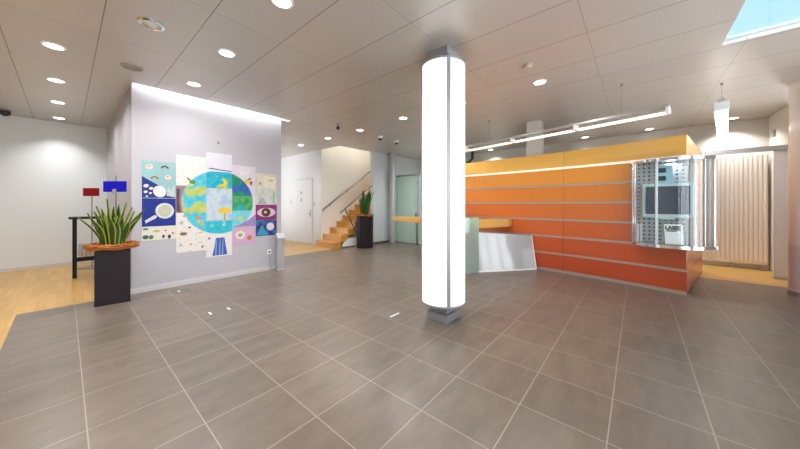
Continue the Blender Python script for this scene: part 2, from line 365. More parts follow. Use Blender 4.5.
DL = [(-.09, 5.43, 'lit ceiling downlight over the parquet, largest of its row of four'),
      (-.09, 6.9, 'lit ceiling downlight in the lane over the parquet, second of its row of four'),
      (-.09, 8.35, 'lit ceiling downlight in the lane over the parquet, third towards the white wall'),
      (-.09, 9.87, 'lit ceiling downlight close to the plain white wall, last of its row'),
      (1.325, 5.43, 'lit ceiling downlight just in front of the bright cove over the drawing wall'),
      (1.325, 4.0, 'lit ceiling downlight one panel out from the drawing wall light cove'),
      (1.325, 2.58, 'lit ceiling downlight cut by the top edge of the picture'),
      (4.82, 1.18, 'single lit ceiling downlight beside the smoke detector and glowing column'),
      (4.86, 4.0, 'lit ceiling downlight close beside the glowing column on the stair side'),
      (4.92, 5.5, 'lit ceiling downlight between the ceiling camera and two white domes'),
      (4.92, 6.88, 'lit ceiling downlight before the stairwell edge, over the bottom step'),
      (4.93, 8.36, 'lit ceiling downlight over the plain white hall door'),
      (9.61, -1.63, 'lit ceiling downlight behind the short hanging lamp, over the radiator'),
      (9.62, -.23, 'lit ceiling downlight behind the end of the long hanging lamp'),
      (9.60, 1.15, 'lit ceiling downlight seen under the middle of the long hanging lamp'),
      (6.3, 4.0, 'added ceiling downlight, unseen behind the glowing column, over the bar top'),  # added out of sight to lighten the hall walls
      (8.0, 5.5, 'added unseen ceiling downlight before the frosted glass entrance'),  # likewise added behind the column to brighten the hall
      (9.6, 6.4, 'added unseen ceiling downlight beyond the frosted glass entrance'),  # unseen extra lamp that brightens the frosted panes from behind
      (9.63, 3.95, 'lit ceiling downlight low behind the long lamp, near the glowing column')]
for i, (x, y, lb) in enumerate(DL):
    if i == 0: dl_proto.location = (x, y, ZC); dl_proto['label'] = lb
    else: copy_thing(dl_proto, lb, (x, y, ZC))
for x, y in ((1.33, 1.1), (1.33, -.35), (-.09, 1.1), (-.09, 2.55), (-1.5, 2.55), (-1.5, 5.43), (4.86, 2.58)):  # extra downlights added out of view to fill the room with light
    copy_thing(dl_proto, 'added unseen ceiling downlight over the entrance end of the tile floor', (x, y, ZC))
for o in [k for k in bpy.data.objects if k.type == 'LIGHT' and k.parent and k.parent.name.startswith('ceiling_downlight')]:
    px, py = o.parent.location[:2]
    if px > 9: o.data = o.data.copy(); o.data.spread = R(118); o.data.energy = LAMP_W*.95
    if py > 9 or (py > 8 and px > 4): o.data = o.data.copy(); o.data.spread = R(105); o.data.energy = LAMP_W*(.6 if px < 4 else .4)
# unlit fitting and sensors
t = thing('unlit_downlight', 'unlit chrome ringed ceiling downlight with clear lens', 'downlight', (.592, 3.98, ZC))
MB().lathe([(.115, 0), (.115, -.008), (.09, -.014), (.075, -.004), (.075, 0)], 28).build('trim_ring', chrome, t, smooth=40)
MB().lathe([(0, -.03), (.03, -.026), (.06, -.008), (.075, -.002)], 24).build('lens', mat('pale_lens', srgb(215, 218, 214), .15, coat=.5), t, smooth=60)
t = thing('ceiling_speaker', 'flat grey round ceiling speaker near the corner of the drawing wall', 'speaker', (.605, 5.43, ZC))
MB().lathe([(.12, 0), (.12, -.01), (.1, -.014), (.1, -.01)], 28).build('trim_ring', plastic_grey, t, smooth=40)
MB().lathe([(0, -.012), (.1, -.011)], 28).build('grille', mat('speaker_mesh', srgb(150, 146, 140), .6), t)
t = thing('smoke_detector', 'small beige smoke detector on the ceiling right of the glowing column'.replace(' right of', ' beside'), 'smoke detector', (4.128, 1.16, ZC))
MB().lathe([(.06, 0), (.06, -.015), (0, -.015)], 24).build('mount', plastic_grey, t, smooth=40)
MB().lathe([(.05, -.015), (.052, -.03), (.04, -.045), (0, -.048)], 24).build('sensor_head', mat('beige_plastic', srgb(200, 178, 155), .4), t, smooth=40)
def dome(name, label, x, y):
    t = thing(name, label, 'camera', (x, y, ZC))
    MB().lathe([(.075, 0), (.078, -.03), (.07, -.06), (.06, -.065), (0, -.065)], 24).build('housing', plastic_white, t, smooth=40)
    MB().lathe([(.055, -.065), (.05, -.09), (.035, -.11), (0, -.12)], 24).build('dome', plastic_dark, t, smooth=60)
dome('dome_camera', 'white dome camera with dark bubble over the tall planter, closer to the stairs', 5.75, 5.58)
dome('dome_camera', 'white dome camera with dark bubble beside the slim round post', 6.48, 5.59)
t = thing('security_camera', 'small grey ceiling camera on a short stem before the stairwell', 'camera', (4.22, 5.5, ZC))
MB().lathe([(.045, 0), (.045, -.012), (.014, -.014), (.014, -.07), (0, -.07)], 20).build('mount', plastic_grey, t, smooth=40)
MB().sphere((0, 0, -.095), .045).build('camera_head', plastic_dark, t, smooth=60)
t = thing('security_camera', 'small dark ceiling camera at the picture edge above the white wall', 'camera', (-.79, 9.85, ZC))
MB().lathe([(.09, 0), (.09, -.02), (.06, -.025), (0, -.025)], 20).build('mount', plastic_grey, t, smooth=40)
MB().sphere((0, 0, -.06), .075).build('camera_head', plastic_dark, t, smooth=60)
# cove lamp
t = thing('cove_lamp', 'white strip lamp hidden in the slot above the drawing wall', 'lamp', (2.0, 6.18, 3.74))
MB().box((-1.25, -.03, -.03), (1.3, .03, .0)).build('housing', plastic_white, t)
MB().box((-1.22, -.025, -.05), (1.27, .025, -.03)).build('tube', cove_glow, t)
lamp(t, (0.02, 0, -.055), 24, 2.45, 160, shape='RECTANGLE', sy=.05, col=(1, .97, .93))
t = thing('added_stairwell_lamp', 'added unseen round lamp on the high stairwell ceiling', 'lamp', (7.4, 8.0, 5.6))  # unseen lamp added to light the stairwell wall
MB().lathe([(.2, 0), (.2, -.05), (.16, -.08), (0, -.08)], 28).build('diffuser', lamp_glow, t, smooth=40)
lamp(t, (0, 0, -.1), 30, .4, 170)

# hanging linear lamps, a body with two tubes on cross brackets
def linear_lamp(label, p0, p1, z, nseg, cable_at, gap, wash=None, tr=.009, tm=None):
    a, b = Vector((*p0, z)), Vector((*p1, z)); L = (b-a).length; rz = math.atan2(b.y-a.y, b.x-a.x)
    t = thing('hanging_tube_lamp', label, 'lamp', a, rz)
    MB().box((0, -.03, .075), (L, .03, .125), .008).build('housing', alu, t)
    for k in range(nseg+1):
        x = L*k/nseg; x = min(max(x, .02), L-.02)
        MB().box((x-.02, -gap-tr-.004, -tr-.004), (x+.02, gap+tr+.004, .08), .006).build('bracket', plastic_white, t)
    for k in range(nseg):
        for s in (-1, 1):
            MB().tube([(L*k/nseg+.04, s*gap, 0), (L*(k+1)/nseg-.04, s*gap, 0)], tr, 12).build('tube', tm or tube_glow, t, smooth=60)
    for c in cable_at:
        MB().tube([(L*c, 0, .11), (L*c, 0, ZC-z-.01)], .003, 6).build('cable', steel_grey, t)
        MB().lathe([(.02, ZC-z), (.02, ZC-z-.025), (0, ZC-z-.03)], 12, (L*c, 0)).build('ceiling_rose', steel_grey, t)
    if wash: lamp(t, (L/2, 0, -.03), wash, L*.96, 175, shape='RECTANGLE', sy=.12, col=(1, .93, .82))
    return t
linear_lamp('long hanging lamp of thin tubes running along the top of the orange partition', (5.63, -.36), (6.72, 4.45), 2.78, 4, [.115, .62, .9], .06)
linear_lamp('short glowing hanging lamp over the office opening, seen almost end on', (6.0, -.91), (8.66, -1.33), 2.83, 2, [.28, .9], .036, None, .034, blade_glow)

# ------------------------------------------------------------------ light column
t = thing('light_column', 'tall round glowing white column with grey steel ends and seams', 'light column', (3.12, 1.905, 0))
MB().box((-.15, -.15, 0), (.15, .15, .10), .004).box((-.12, -.12, .10), (.12, .12, .2), .003).build('plinth', steel_grey, t)
MB().box((-.11, -.11, .2), (.11, .11, 3.3)).build('core', steel_grey, t)
MB().box((-.15, -.15, 3.28), (.15, .15, ZC), .004).box((-.125, -.125, 3.22), (.125, .125, 3.29)).build('capital', steel_grey, t)
MB().lathe([(0, .205), (.272, .205), (.28, .212), (.28, .232), (0, .232)], 64).build('ring_plate', steel_grey, t, smooth=40)
MB().lathe([(0, 3.195), (.28, 3.195), (.28, 3.22), (.272, 3.225), (0, 3.225)], 64).build('ring_plate', steel_grey, t, smooth=40)
for k in range(4):
    a0 = R(45+90*k)+.07; a1 = R(135+90*k)-.07
    MB().lathe([(.274, .232), (.274, 3.195), (.266, 3.195), (.266, .232), (.274, .232)], 24, a0=a0, a1=a1).build('diffuser', col_glow, t, smooth=40)
    a = R(45+90*k); M = Matrix.Rotation(a, 4, 'Z')
    m = MB(); m.box((.25, -.021, .232), (.283, .021, 3.195), .002); bmesh.ops.transform(m.b, matrix=M, verts=m.b.verts); m.build('seam_strip', steel_grey, t)

# ------------------------------------------------------------------ orange partition
pts = np.array([(-.6, 6.36), (.25, 6.575), (.9, 6.735), (1.5, 6.83), (2.6, 6.93), (3.6, 6.975), (4.27, 6.99)])
cf = np.polyfit(pts[:, 0], pts[:, 1], 3)
def front(y): return float(np.polyval(cf, y))
def fnorm(y):
    d = float(np.polyval(np.polyder(cf), y)); n = Vector((1, -d)); return n.normalized()     # into the wall
K = Vector((front(-.6), -.6)); EU = Vector((.983, -.184)).normalized(); EN = Vector((.184, .983)).normalized(); EL = 2.58
def ribbon(y0, y1, o0, o1, n=14):
    Y = np.linspace(y0, y1, n); A = []; B = []
    for y in Y:
        p = Vector((front(y), y)); q = fnorm(y); A.append(p+q*o0); B.append(p+q*o1)
    return [(*p,) for p in A] + [(*p,) for p in B[::-1]]
def endrib(u0, u1, o0, o1):
    return [(*(K+EU*u0+EN*o0),), (*(K+EU*u1+EN*o0),), (*(K+EU*u1+EN*o1),), (*(K+EU*u0+EN*o1),)]
root = thing('slatted_partition', 'long curved orange partition of horizontal boards shading from yellow to red', 'partition')
STEP = .366
rows = [(190, 74, 36), (198, 84, 39), (208, 97, 43), (216, 112, 46), (226, 133, 48), (238, 156, 60), (250, 192, 92)]
rmats = [mat('board_lacquer_%s' % c, srgb(*v), .3, coat=.5) for c, v in zip(('deep_red', 'brick', 'rust', 'burnt_orange', 'orange', 'amber', 'yellow'), rows)]
dark_core = mat('dark_partition_core', srgb(70, 44, 30), .7)
MB().prism(ribbon(-.57, 4.27, .03, .11), 0, 2.55).prism(endrib(.10, EL, .03, .11), 0, 2.55).build('core', dark_core, root)
cuts = [(-.595, 1.19), (1.195, 3.28), (3.285, 4.27)]
for k in range(7):
    z0, z1 = STEP*k+.045, STEP*(k+1)
    if k == 6: z1 = 2.562
    if k == 0: z0 = .06
    for y0, y1 in cuts: MB().prism(ribbon(y0, y1, 0, .03), z0, z1).build('board', rmats[k], root)
    MB().prism(endrib(.03, EL/2-.002, 0, .03), z0-.035, z1).build('end_board', rmats[k], root)
    MB().prism(endrib(EL/2+.002, EL, 0, .03), z0-.035, z1).build('end_board', rmats[k], root)
    if k: MB().prism(ribbon(-.595, 4.27, .004, .03, 30), STEP*k+.002, STEP*k+.043).build('metal_strip', lamp_glint_strip if k == 6 else tan_strip, root)
MB().prism(ribbon(-.59, 4.27, .012, .03, 30), 0, .055).build('plinth', lamp_glint_strip if False else tan_strip, root)

# ------------------------------------------------------------------ curved showcase round the corner of the partition
CX, CY, CR = 6.50, -.42, .52
def arc(r, a0, a1, n=40): return [(r*math.cos(R(a)), r*math.sin(R(a))) for a in np.linspace(a0, a1, n)]
kx, ky = K.x-CX-.012, K.y-CY-.012
A0, A1 = 96, 321
t = thing('glass_showcase', 'curved glass showcase with chrome rims wrapped round the orange corner', 'showcase', (CX, CY, 0))
def plate(r, z0, z1): return MB().prism(arc(r, A0, A1) + [(kx, ky)], z0, z1)
plate(CR+.012, .77, .815).build('base_plate', chrome, t, smooth=30)
plate(CR+.012, 2.135, 2.175).build('top_plate', chrome, t, smooth=30)
plate(CR-.03, 1.195, 1.207).build('shelf', case_glass, t)
MB().lathe([(CR, .815), (CR, 2.135), (CR-.008, 2.135), (CR-.008, .815), (CR, .815)], 40, a0=R(A0), a1=R(A1)).build('curved_glass', case_glass, t, smooth=40)
for a, r, m_ in ((99, .016, chrome), (157, .018, plastic_white), (112, .012, chrome), (262, .012, chrome), (300, .012, chrome), (318, .016, chrome)):
    MB().tube([((CR-.03)*math.cos(R(a)), (CR-.03)*math.sin(R(a)), .815), ((CR-.03)*math.cos(R(a)), (CR-.03)*math.sin(R(a)), 2.135)], r, 12).build('post', m_, t, smooth=60)
fd = Vector((front(.1)-K.x, .7)).normalized()
bp = MB(); pv = [Vector((kx, ky)), Vector((kx, ky))+Vector((.150, .655))]
n2 = Vector((-.974, .226))
bp.prism([(*(pv[0]+n2*.012),), (*(pv[1]+n2*.03),), (*(pv[1]+n2*.05),), (*(pv[0]+n2*.032),)], .82, 2.13); bp.build('perforated_back', perf, t)
bp = MB(); bp.prism([(*(Vector((kx-.03, ky-.012))+EU*u-EN*o_),) for u, o_ in ((0, .0), (.54, .0), (.54, .012), (0, .012))], .82, 2.13); bp.build('perforated_back', perf, t)
lamp(t, (-.22, .02, 2.125), 2, .12, 170, col=(.95, .98, 1))  # added light under the top plate to brighten the showcase inside
# contents
t = thing('monitor', 'pale framed monitor with dark screen inside the glass showcase', 'monitor', (6.22, -.36, 1.207))
MB().box((0, -.30, .03), (.09, .30, .585), .012).build('shell', monitor_shell, t)
MB().box((-.006, -.262, .085), (.004, .262, .535), .002).build('screen', screen, t)
MB().box((.0, -.09, 0), (.09, .09, .04), .004).build('foot', monitor_shell, t)
t = thing('notice_stand', 'white notice in a clear stand with dark heading, on the showcase floor', 'notice', (6.10, -.43, .817), R(3))
MB().hexa([(0, -.125, .0), (0, .105, .0), (.07, .115, .33), (.07, -.115, .33)], (.012, 0, 0)).build('holder', clear_glass, t)
MB().hexa([(-.004, -.115, .01), (-.004, .095, .01), (.064, .105, .322), (.064, -.108, .322)], (.003, 0, 0)).build('sheet', plastic_white, t)
def text_mesh(s, size, name, m, parent, loc, rot, ext=.001, bold=0):
    cu = bpy.data.curves.new('txt', 'FONT'); cu.body = s; cu.size = size; cu.extrude = ext; cu.align_x = 'CENTER'; cu.offset = bold
    o = bpy.data.objects.new('txt', cu); C.objects.link(o); bpy.context.view_layer.update()
    me = bpy.data.meshes.new_from_object(o.evaluated_get(bpy.context.evaluated_depsgraph_get())); bpy.data.objects.remove(o)
    q = bpy.data.objects.new(name, me); C.objects.link(q); me.materials.append(m); q.parent = parent; q.location = loc; q.rotation_euler = rot; return q
tilt = math.atan2(.068, .312)
text_mesh('LASER', .068, 'heading', plastic_dark, t, (.0465, 0.0, .245), (R(90)-tilt, 0, R(-90)), .001, .004)
ln = MB()
for k in range(2): 
    zz = .225-.02*k; ln.hexa([(-.0055+.068*(zz-.01)/.312, -.09+.05*k, zz), (-.0055+.068*(zz-.01)/.312, .08, zz), (-.0055+.068*(zz+.004-.01)/.312, .08, zz+.014), (-.0055+.068*(zz+.004-.01)/.312, -.09+.05*k, zz+.014)], (.001, 0, 0))
ln.build('underline', plastic_dark, t)
for k, (dx, dy) in enumerate(((6.30, .0), (6.335, -.045))):
    t = tag(MB().box((-.03, -.018, 0), (.10, .018, .30), .003).build('binder', plastic_white, loc=(dx-.02, dy, .816)), ('white upright binder at the showcase edge, next to the orange boards', 'white upright binder on the showcase floor, on the monitor side of another')[k], 'binder')
t = thing('display_box', 'small light blue box with dark openings standing on the monitor', 'box', (6.22, -.33, 1.793))
MB().box((0, -.10, 0), (.08, .10, .29), .006).build('shell', mat('light_blue_card', srgb(150, 196, 214), .4), t)
for z in (.04, .17): MB().box((-.004, -.02, z), (.01, .07, z+.075), .002).build('opening', plastic_dark, t)

# ------------------------------------------------------------------ bar counter, glass screen, leaning board
t = thing('bar_counter', 'thick oak bar top on frosted glass, running behind the glowing column', 'counter')
poly = [(5.85, 5.2), (6.28, 4.585), (5.62, 3.50), (5.40, 2.98), (5.50, 2.80), (6.66, 2.315), (6.86, 2.30), (6.88, 2.72), (6.1, 3.05), (5.98, 3.3), (6.72, 4.5), (6.2, 5.3)]
m = MB(); m.prism(poly, .93, 1.10)
for v in m.b.verts:
    if v.co.z < 1 and v.co.y > 5.1: v.co.z = 1.01
m.build('bar_top', bar_wood, t)
MB().hexa([(5.10, 2.894, 0), (5.66, 2.574, 0), (5.66, 2.574, 1.17), (5.10, 2.894, 1.17)], (.012, .02, 0)).build('glass_panel', screen_glass, t)
MB().tube([(6.45, 4.6, 0), (6.45, 4.6, .95)], .03, 14).build('leg', alu, t, smooth=60)
t = thing('glossy_board', 'glossy white board leaning against the foot of the orange partition', 'board')
q = [Vector((5.66, 2.60, 0.0)), Vector((6.77, 1.715, 0.0)), Vector((6.83, 1.835, .749)), Vector((5.80, 2.68, .846))]
nrm = (q[1]-q[0]).cross(q[3]-q[0]).normalized()
if nrm.dot(Vector((1, 0, 0))) < 0: nrm = -nrm
def qin(u0, u1, v0, v1):
    f = lambda u, v: (q[0]*(1-u)+q[1]*u)*(1-v)+(q[3]*(1-u)+q[2]*u)*v
    return [f(u0, v0), f(u1, v0), f(u1, v1), f(u0, v1)]
MB().hexa(qin(0, 1, 0, 1), nrm*.03).build('panel_body', white_gloss, t)
m = MB()
for u0, u1, v0, v1 in ((0, 1, 0, .035), (.985, 1, 0, 1)): m.hexa([p-nrm*.004 for p in qin(u0, u1, v0, v1)], nrm*.012)
m.build('edge_strip', board_edge, t)
MB().hexa([p-nrm*.004 for p in qin(0, 1, .985, 1.0)], nrm*.012).build('top_strip', steel_grey, t)

# ------------------------------------------------------------------ stairs, rails, doors
t = thing('staircase', 'oak staircase climbing between the white hall wall and planter', 'staircase')
for k in range(13):
    x0 = 5.60+.293*k; zt = .207*(k+1)
    y0, y1 = 7.51, 8.525
    m = MB(); m.box((x0-.02, y0, zt-.045), (x0+.293, y1, zt), .004).box((x0, y0+.004, max(0, zt-.207)), (x0+.293, y1-.004, zt-.045)); m.build('step', step_wood, t)
m = MB(); m.prism([(5.92, .04), (6.75, .04), (6.75, .30), (6.2, .30), (5.92, .13)], 0, .03, M=Matrix.Translation((0, 7.505, 0)) @ Matrix.Rotation(R(90), 4, 'X'))
m.build('stringer', plastic_white, t, 'white stringer')
t = thing('handrail', 'steel handrail on brackets along the stairwell wall', 'handrail')
p0, p1 = Vector((5.82, 8.47, 1.25)), Vector((9.2, 8.47, 3.53))
MB().tube([p0, p1], .024, 12).build('rail', rail_steel, t, smooth=60)
for k in (.1, .33, .56, .8):
    p = p0.lerp(p1, k); MB().tube([p-Vector((0, 0, .02)), p+Vector((0, .03, -.07)), p+Vector((0, .075, -.07))], .01, 8).build('bracket', rail_steel, t)
t = thing('handrail', 'steel handrail with slanting post on the open side of the stairs', 'handrail')
p0, p1 = Vector((5.80, 7.44, 1.17)), Vector((7.2, 7.44, 2.12))
MB().tube([p0, p1], .024, 12).build('rail', rail_steel, t, smooth=60)
MB().tube([Vector((6.0, 7.44, 1.29)), Vector((6.53, 7.44, .40))], .022, 10).build('post', rail_steel, t, smooth=60)
MB().tube([Vector((7.2, 7.44, 2.12)), Vector((7.235, 7.39, 2.14))], .02, 10).build('wall_fixing', plastic_dark, t)
# plain door on the hall wall
m = MB(); m.box((5.795, 9.03, 0), (5.82, 10.10, 2.42))
d = struct(m.build('door_1', mat('door_frame_paint', srgb(186, 185, 184), .5)), 'plain white door in the hall wall', 'door')
MB().box((5.785, 9.07, .01), (5.797, 10.06, 2.38), .003).build('leaf', hall_white, d)
MB().tube([(5.785, 9.17, 1.1), (5.74, 9.17, 1.1), (5.74, 9.29, 1.1)], .011, 8).build('handle', rail_steel, d)
MB().box((5.778, 9.14, 1.0), (5.786, 9.20, 1.24)).build('lock_plate', rail_steel, d)
for nm, (lo, hi), m_, lb, ct in (('light_switch', ((5.805, 8.93, 1.40), (5.82, 9.01, 1.52)), plastic_grey, 'small grey light switch between the hall door and stairs', 'switch'),
                          ('door_sign', ((5.775, 9.72, 1.83), (5.784, 9.84, 1.95)), plastic_grey, 'small grey square sign on the white hall door, upper one', 'sign'),
                          ('door_sign', ((5.775, 9.72, 1.55), (5.784, 9.84, 1.67)), plastic_grey, 'small grey square sign on the white hall door, lower one', 'sign'),
                          ('wall_button', ((5.805, 10.55, 1.48), (5.82, 10.63, 1.60)), plastic_grey, 'small grey call button on the hall wall beyond the door', 'button')):
    tag(MB().box(lo, hi, .003).build(nm, m_), lb, ct)
# round post and glass entrance
t = thing('round_post', 'slim round grey post by the frosted glass entrance', 'post', (8.0, 7.10, 0))
MB().lathe([(.13, 0), (.13, ZC)], 32).build('shaft', mat('post_paint', srgb(196, 198, 200), .3, .2), t, smooth=60)
MB().lathe([(.15, 0), (.15, .06), (.132, .065)], 32).build('collar', alu, t, smooth=40)
d = struct(MB().box((8.20, 6.08, 2.50), (8.26, 7.33, 2.56)).box((8.20, 6.08, 0), (8.26, 7.33, .03)).build('door_2', steel_grey), 'frosted green glass entrance partition', 'door')
MB().box((8.222, 6.16, .03), (8.236, 6.73, 2.50)).build('glass_leaf', frost_glass, d); MB().box((8.222, 6.74, .03), (8.236, 7.32, 2.50)).build('glass_leaf', frost_glass, d)
MB().box((8.20, 6.08, 0), (8.26, 6.15, 2.5)).build('stile', alu, d)
MB().tube([(8.15, 6.12, .75), (8.15, 6.12, 1.15)], .018, 10).build('handle', plastic_dark, d)
MB().box((8.222, 4.9, .03), (8.236, 6.06, 2.50)).build('glass_leaf', frost_glass, d)

# square pier behind the partition
tag(box_obj('trim_pier', (7.0, 1.70, 0), (7.3, 2.0, ZC), mat('pier_paint', srgb(214, 208, 200), .6)), 'square pale pier rising behind the orange partition', 'pier', kind='structure')
d = struct(MB().box((9.95, 1.25, 0), (10.0, 2.4, 2.86)).build('door_3', plastic_white), 'pale door frame top seen above the partition', 'door')
MB().box((9.94, 1.32, .01), (9.955, 2.33, 2.80)).build('leaf', grey_white, d)
tag(MB().tube([(9.2, 4.43, ZC), (9.2, 4.43, 3.05), (9.05, 4.52, 2.90)], .05, 10).build('spot_lamp', plastic_dark), 'dark pointed ceiling spot hanging behind the long tube lamp', 'lamp')

# radiator
t = thing('radiator', 'tall cream vertical radiator on the office wall', 'radiator', (9.88, -1.62, 0))
N = 16
MB().box((-.012, -.535, .17), (.0, .535, 2.55)).build('back_plate', rad_paint, t)
for k in range(N):
    y = .52-1.04*k/(N-1)
    MB().box((-.04, y-.029, .17), (.03, y+.029, 2.56), .014).build('fin', rad_paint, t)
MB().box((-.025, -.54, .12), (.025, .54, .18), .01).build('manifold', rad_paint, t); MB().box((-.025, -.54, 2.52), (.025, .54, 2.575), .01).build('manifold', rad_paint, t)
for y in (-.05, -.47): MB().tube([(0, y, .0), (0, y, .13)], .016, 10).build('pipe', alu, t)
MB().box((.03, -.3, 1.9), (.11, -.26, 1.95)).box((.03, .3, 1.9), (.11, .34, 1.95)).build('wall_bracket', alu, t)
# frosted leaf beside office opening, white round column at the edge of the picture
t = thing('sliding_glass_door', 'frosted white sliding glass leaf under the office rail', 'glass door', (8.91, 0, 0))
MB().box((-.008, -2.20, .02), (.008, -2.03, 2.5)).build('leaf', frost_white, t); MB().box((-.02, -2.20, 0), (.02, -2.03, .05)).build('foot_clamp', alu, t)
t = thing('round_column', 'thick round white column cut by the picture edge, with metal foot', 'column', (7.58, -2.05, 0))
t['kind'] = 'thing'
MB().lathe([(.17, 0), (.17, ZC)], 40).build('shaft', mat('column_paint', srgb(224, 216, 212), .25, coat=.3), t, smooth=60)
MB().lathe([(.185, 0), (.185, .07), (.172, .08)], 40).build('collar', alu, t, smooth=40)
MB().lathe([(.1715, .10), (.1725, .10), (.1725, .80), (.1715, .80)], 40).build('sleeve', mat('grey_sleeve', srgb(208, 200, 198), .2, coat=.4), t, smooth=60)
a = R(180-15-40)
tag(MB().box((-.002, -.03, -.02), (.004, .03, .02)).build('wall_sticker', mat('green_sticker', srgb(60, 170, 130), .4), loc=(7.44, -2.147, .22)), 'small green sticker low on the round white column', 'sticker')
tag(MB().box((9.6, -2.22, 2.88), (9.68, -2.19, 3.02), .004).build('wall_sensor', steel_grey), 'small grey sensor high on the office side wall', 'sensor')

# ------------------------------------------------------------------ planters with snake plants
def leaf(h, wd, lean, az, r0, curl, seedm, parent, edge=None):
    m = MB(); n = 9; rows_ = []
    ca, sa = math.cos(az), math.sin(az)
    tw = rnd.uniform(-.9, .9)
    for i in range(n):
        u = i/(n-1); rr = r0+lean*(u**1.6)*h; z = h*u*(1-.12*lean*u)
        px, py = ca*rr, sa*rr
        ww = wd*1.3*(.62+.6*u-.1*u*u)*(1 if u < .55 else max(.03, 1-((u-.55)/.45)**1.7)); aa = az+math.pi/2+tw+curl*u
        dx, dy = math.cos(aa), math.sin(aa); nx, ny = -dy, dx
        row = []
        for s, dp in ((-1, .010), (-.72, .002), (0, -.010), (.72, .002), (1, .010)):
            row.append(m.b.verts.new((px+dx*ww*s/2+nx*dp, py+dy*ww*s/2+ny*dp, z)))
        rows_.append(row)
    for i in range(n-1):
        for k in range(4):
            f = m.b.faces.new((rows_[i][k], rows_[i][k+1], rows_[i+1][k+1], rows_[i+1][k])); f.material_index = 1 if k in (0, 3) else 0
    bmesh.ops.solidify(m.b, geom=m.b.faces[:], thickness=.004)
    return m.build('leaf', [seedm, edge or leaf_edge], parent, smooth=50)
def wreath(z, rx, ry, parent, n, rz=0, thick=.03):
    m = MB()
    for k in range(n):
        a0 = rnd.uniform(0, 2*math.pi); span = rnd.uniform(.9, 2.4); rr = rnd.uniform(.82, 1.04); z0 = z+rnd.uniform(-thick, thick)
        P_ = []
        for i in range(9):
            a = a0+span*i/8; q = rr+.05*math.sin(3*a+k)
            P_.append((rx*q*math.cos(a), ry*q*math.sin(a), z0+.016*math.sin(4*a+k*1.7)))
        m.tube(P_, rnd.uniform(.006, .012), 6)
    return m.build('woven_ring', bark, parent)
# low box with the wide woven ring
a = R(-6)
t = thing('potted_snake_plant', 'snake plant with yellow edged leaves in a low dark box by the drawing wall', 'plant', (.46, 5.955, 0), a)
MB().box((-.185, -.13, 0), (.185, .13, .78), .005).build('planter_box', dark_box, t)
MB().box((-.17, -.115, .775), (.17, .115, .80)).build('soil', soil, t)
MB().lathe([(.0, .80), (.25, .795), (.275, .82), (.25, .838), (0, .83)], 36).build('ring_base', bark, t, smooth=50)
wreath(.835, .275, .24, t, 70, thick=.028)
for v in [o for o in bpy.data.objects if o.parent == t and o.name.startswith('ring_base')]: v.scale = (1, .76, 1)
LV = [(.50, .07, .50, 182, .10, .2), (.46, .07, .30, 195, .08, -.3), (.56, .07, .20, 165, .09, .4), (.74, .06, .06, 150, .03, .1), (.50, .08, .08, 250, .07, .3), (.48, .08, .10, 300, .06, -.2), (.66, .065, .12, 60, .04, .5),
      (.68, .07, .14, 20, .05, -.4), (.62, .075, .22, -5, .07, .2), (.60, .08, .42, 8, .10, .3), (.50, .065, .46, 350, .09, -.5), (.44, .08, .20, 265, .10, .6), (.40, .08, .22, 215, .11, .2), (.60, .07, .18, 110, .06, -.4), (.62, .07, .08, 90, .03, .2), (.42, .08, .14, 285, .11, .4),
      (.42, .075, .25, 325, .11, .0), (.64, .065, .20, 200, .05, .3), (.52, .07, .05, 0, .01, .8), (.58, .07, .14, 340, .04, .3), (.60, .07, .12, 185, .05, .6), (.50, .075, .16, 235, .09, -.2), (.54, .07, .26, 172, .12, .3), (.46, .08, .08, 275, .05, .1), (.56, .075, .22, 15, .11, -.1), (.48, .08, .12, 310, .10, .5)]
for (hh, ww, le, az, r0, cu) in LV:
    o = leaf(hh, ww, le, R(az)-a*.0, r0, cu, leaf_green, t); o.location = (0, 0, .80)
# tall octagonal pot by the stairs
t = thing('potted_snake_plant', 'green snake plant in a tall dark many-sided pot beside the stairs', 'plant', (6.50, 7.02, 0), R(12))
PZ = 1.07
m = MB(); m.lathe([(0, 0), (.275, 0), (.29, PZ-.02), (.29, PZ), (.255, PZ), (.255, PZ-.04), (0, PZ-.04)], 8); m.build('pot', dark_box, t)
MB().lathe([(0, PZ-.03), (.255, PZ-.03), (.25, PZ+.0), (0, PZ+.01)], 20).build('soil', soil, t)
wreath(PZ+.02, .29, .29, t, 40, thick=.02)
green_edge = mat('leaf_green_margin', srgb(96, 140, 62), .45)
for k in range(20):
    az = k*2.4; r0 = .02+.15*(k % 5)/5
    o = leaf(rnd.uniform(.50, .95), .10, rnd.uniform(.05, .26), az, r0, rnd.uniform(-.5, .5), leaf_dark, t, green_edge); o.location = (0, 0, PZ-.02)

# ------------------------------------------------------------------ bar table and sign stands
t = thing('bar_table', 'tall narrow black bar table against the drawing wall side, behind the box planter', 'table', (.1, 8.5, 0))
MB().box((-.06, -.28, 1.165), (.56, .28, 1.20), .004).build('table_top', black, t)
for x in (.02, .5):
    for y in (-.03,): MB().box((x-.03, y-.04, 0), (x+.03, y+.04, 1.165), .003).build('leg', black, t)
MB().box((.02, -.06, .32), (.5, 0, .40), .003).build('cross_bar', black, t)
t = thing('sign_stand', 'red sign on a thin pole rising behind the black bar table', 'sign', (.385, 9.5, 0), R(-52))
MB().box((-.19, -.012, 1.64), (.19, .0, 1.82), .003).build('sign_plate', red_sign, t)
MB().tube([(0, .01, .03), (0, .01, 1.80)], .009, 8).build('pole', rail_steel, t)
MB().box((-.20, -.13, 0), (.20, .16, .03), .004).build('foot_plate', plastic_grey, t)
for k in range(4): MB().box((-.2+.1*k, -.10, .28), (-.11+.1*k, .0, .57), .004).build('leaflet_pocket', chrome, t)
t = thing('sign_stand', 'blue sign on a thin pole above the snake plant by the drawing wall', 'sign', (.53, 6.55, 0), R(-50))
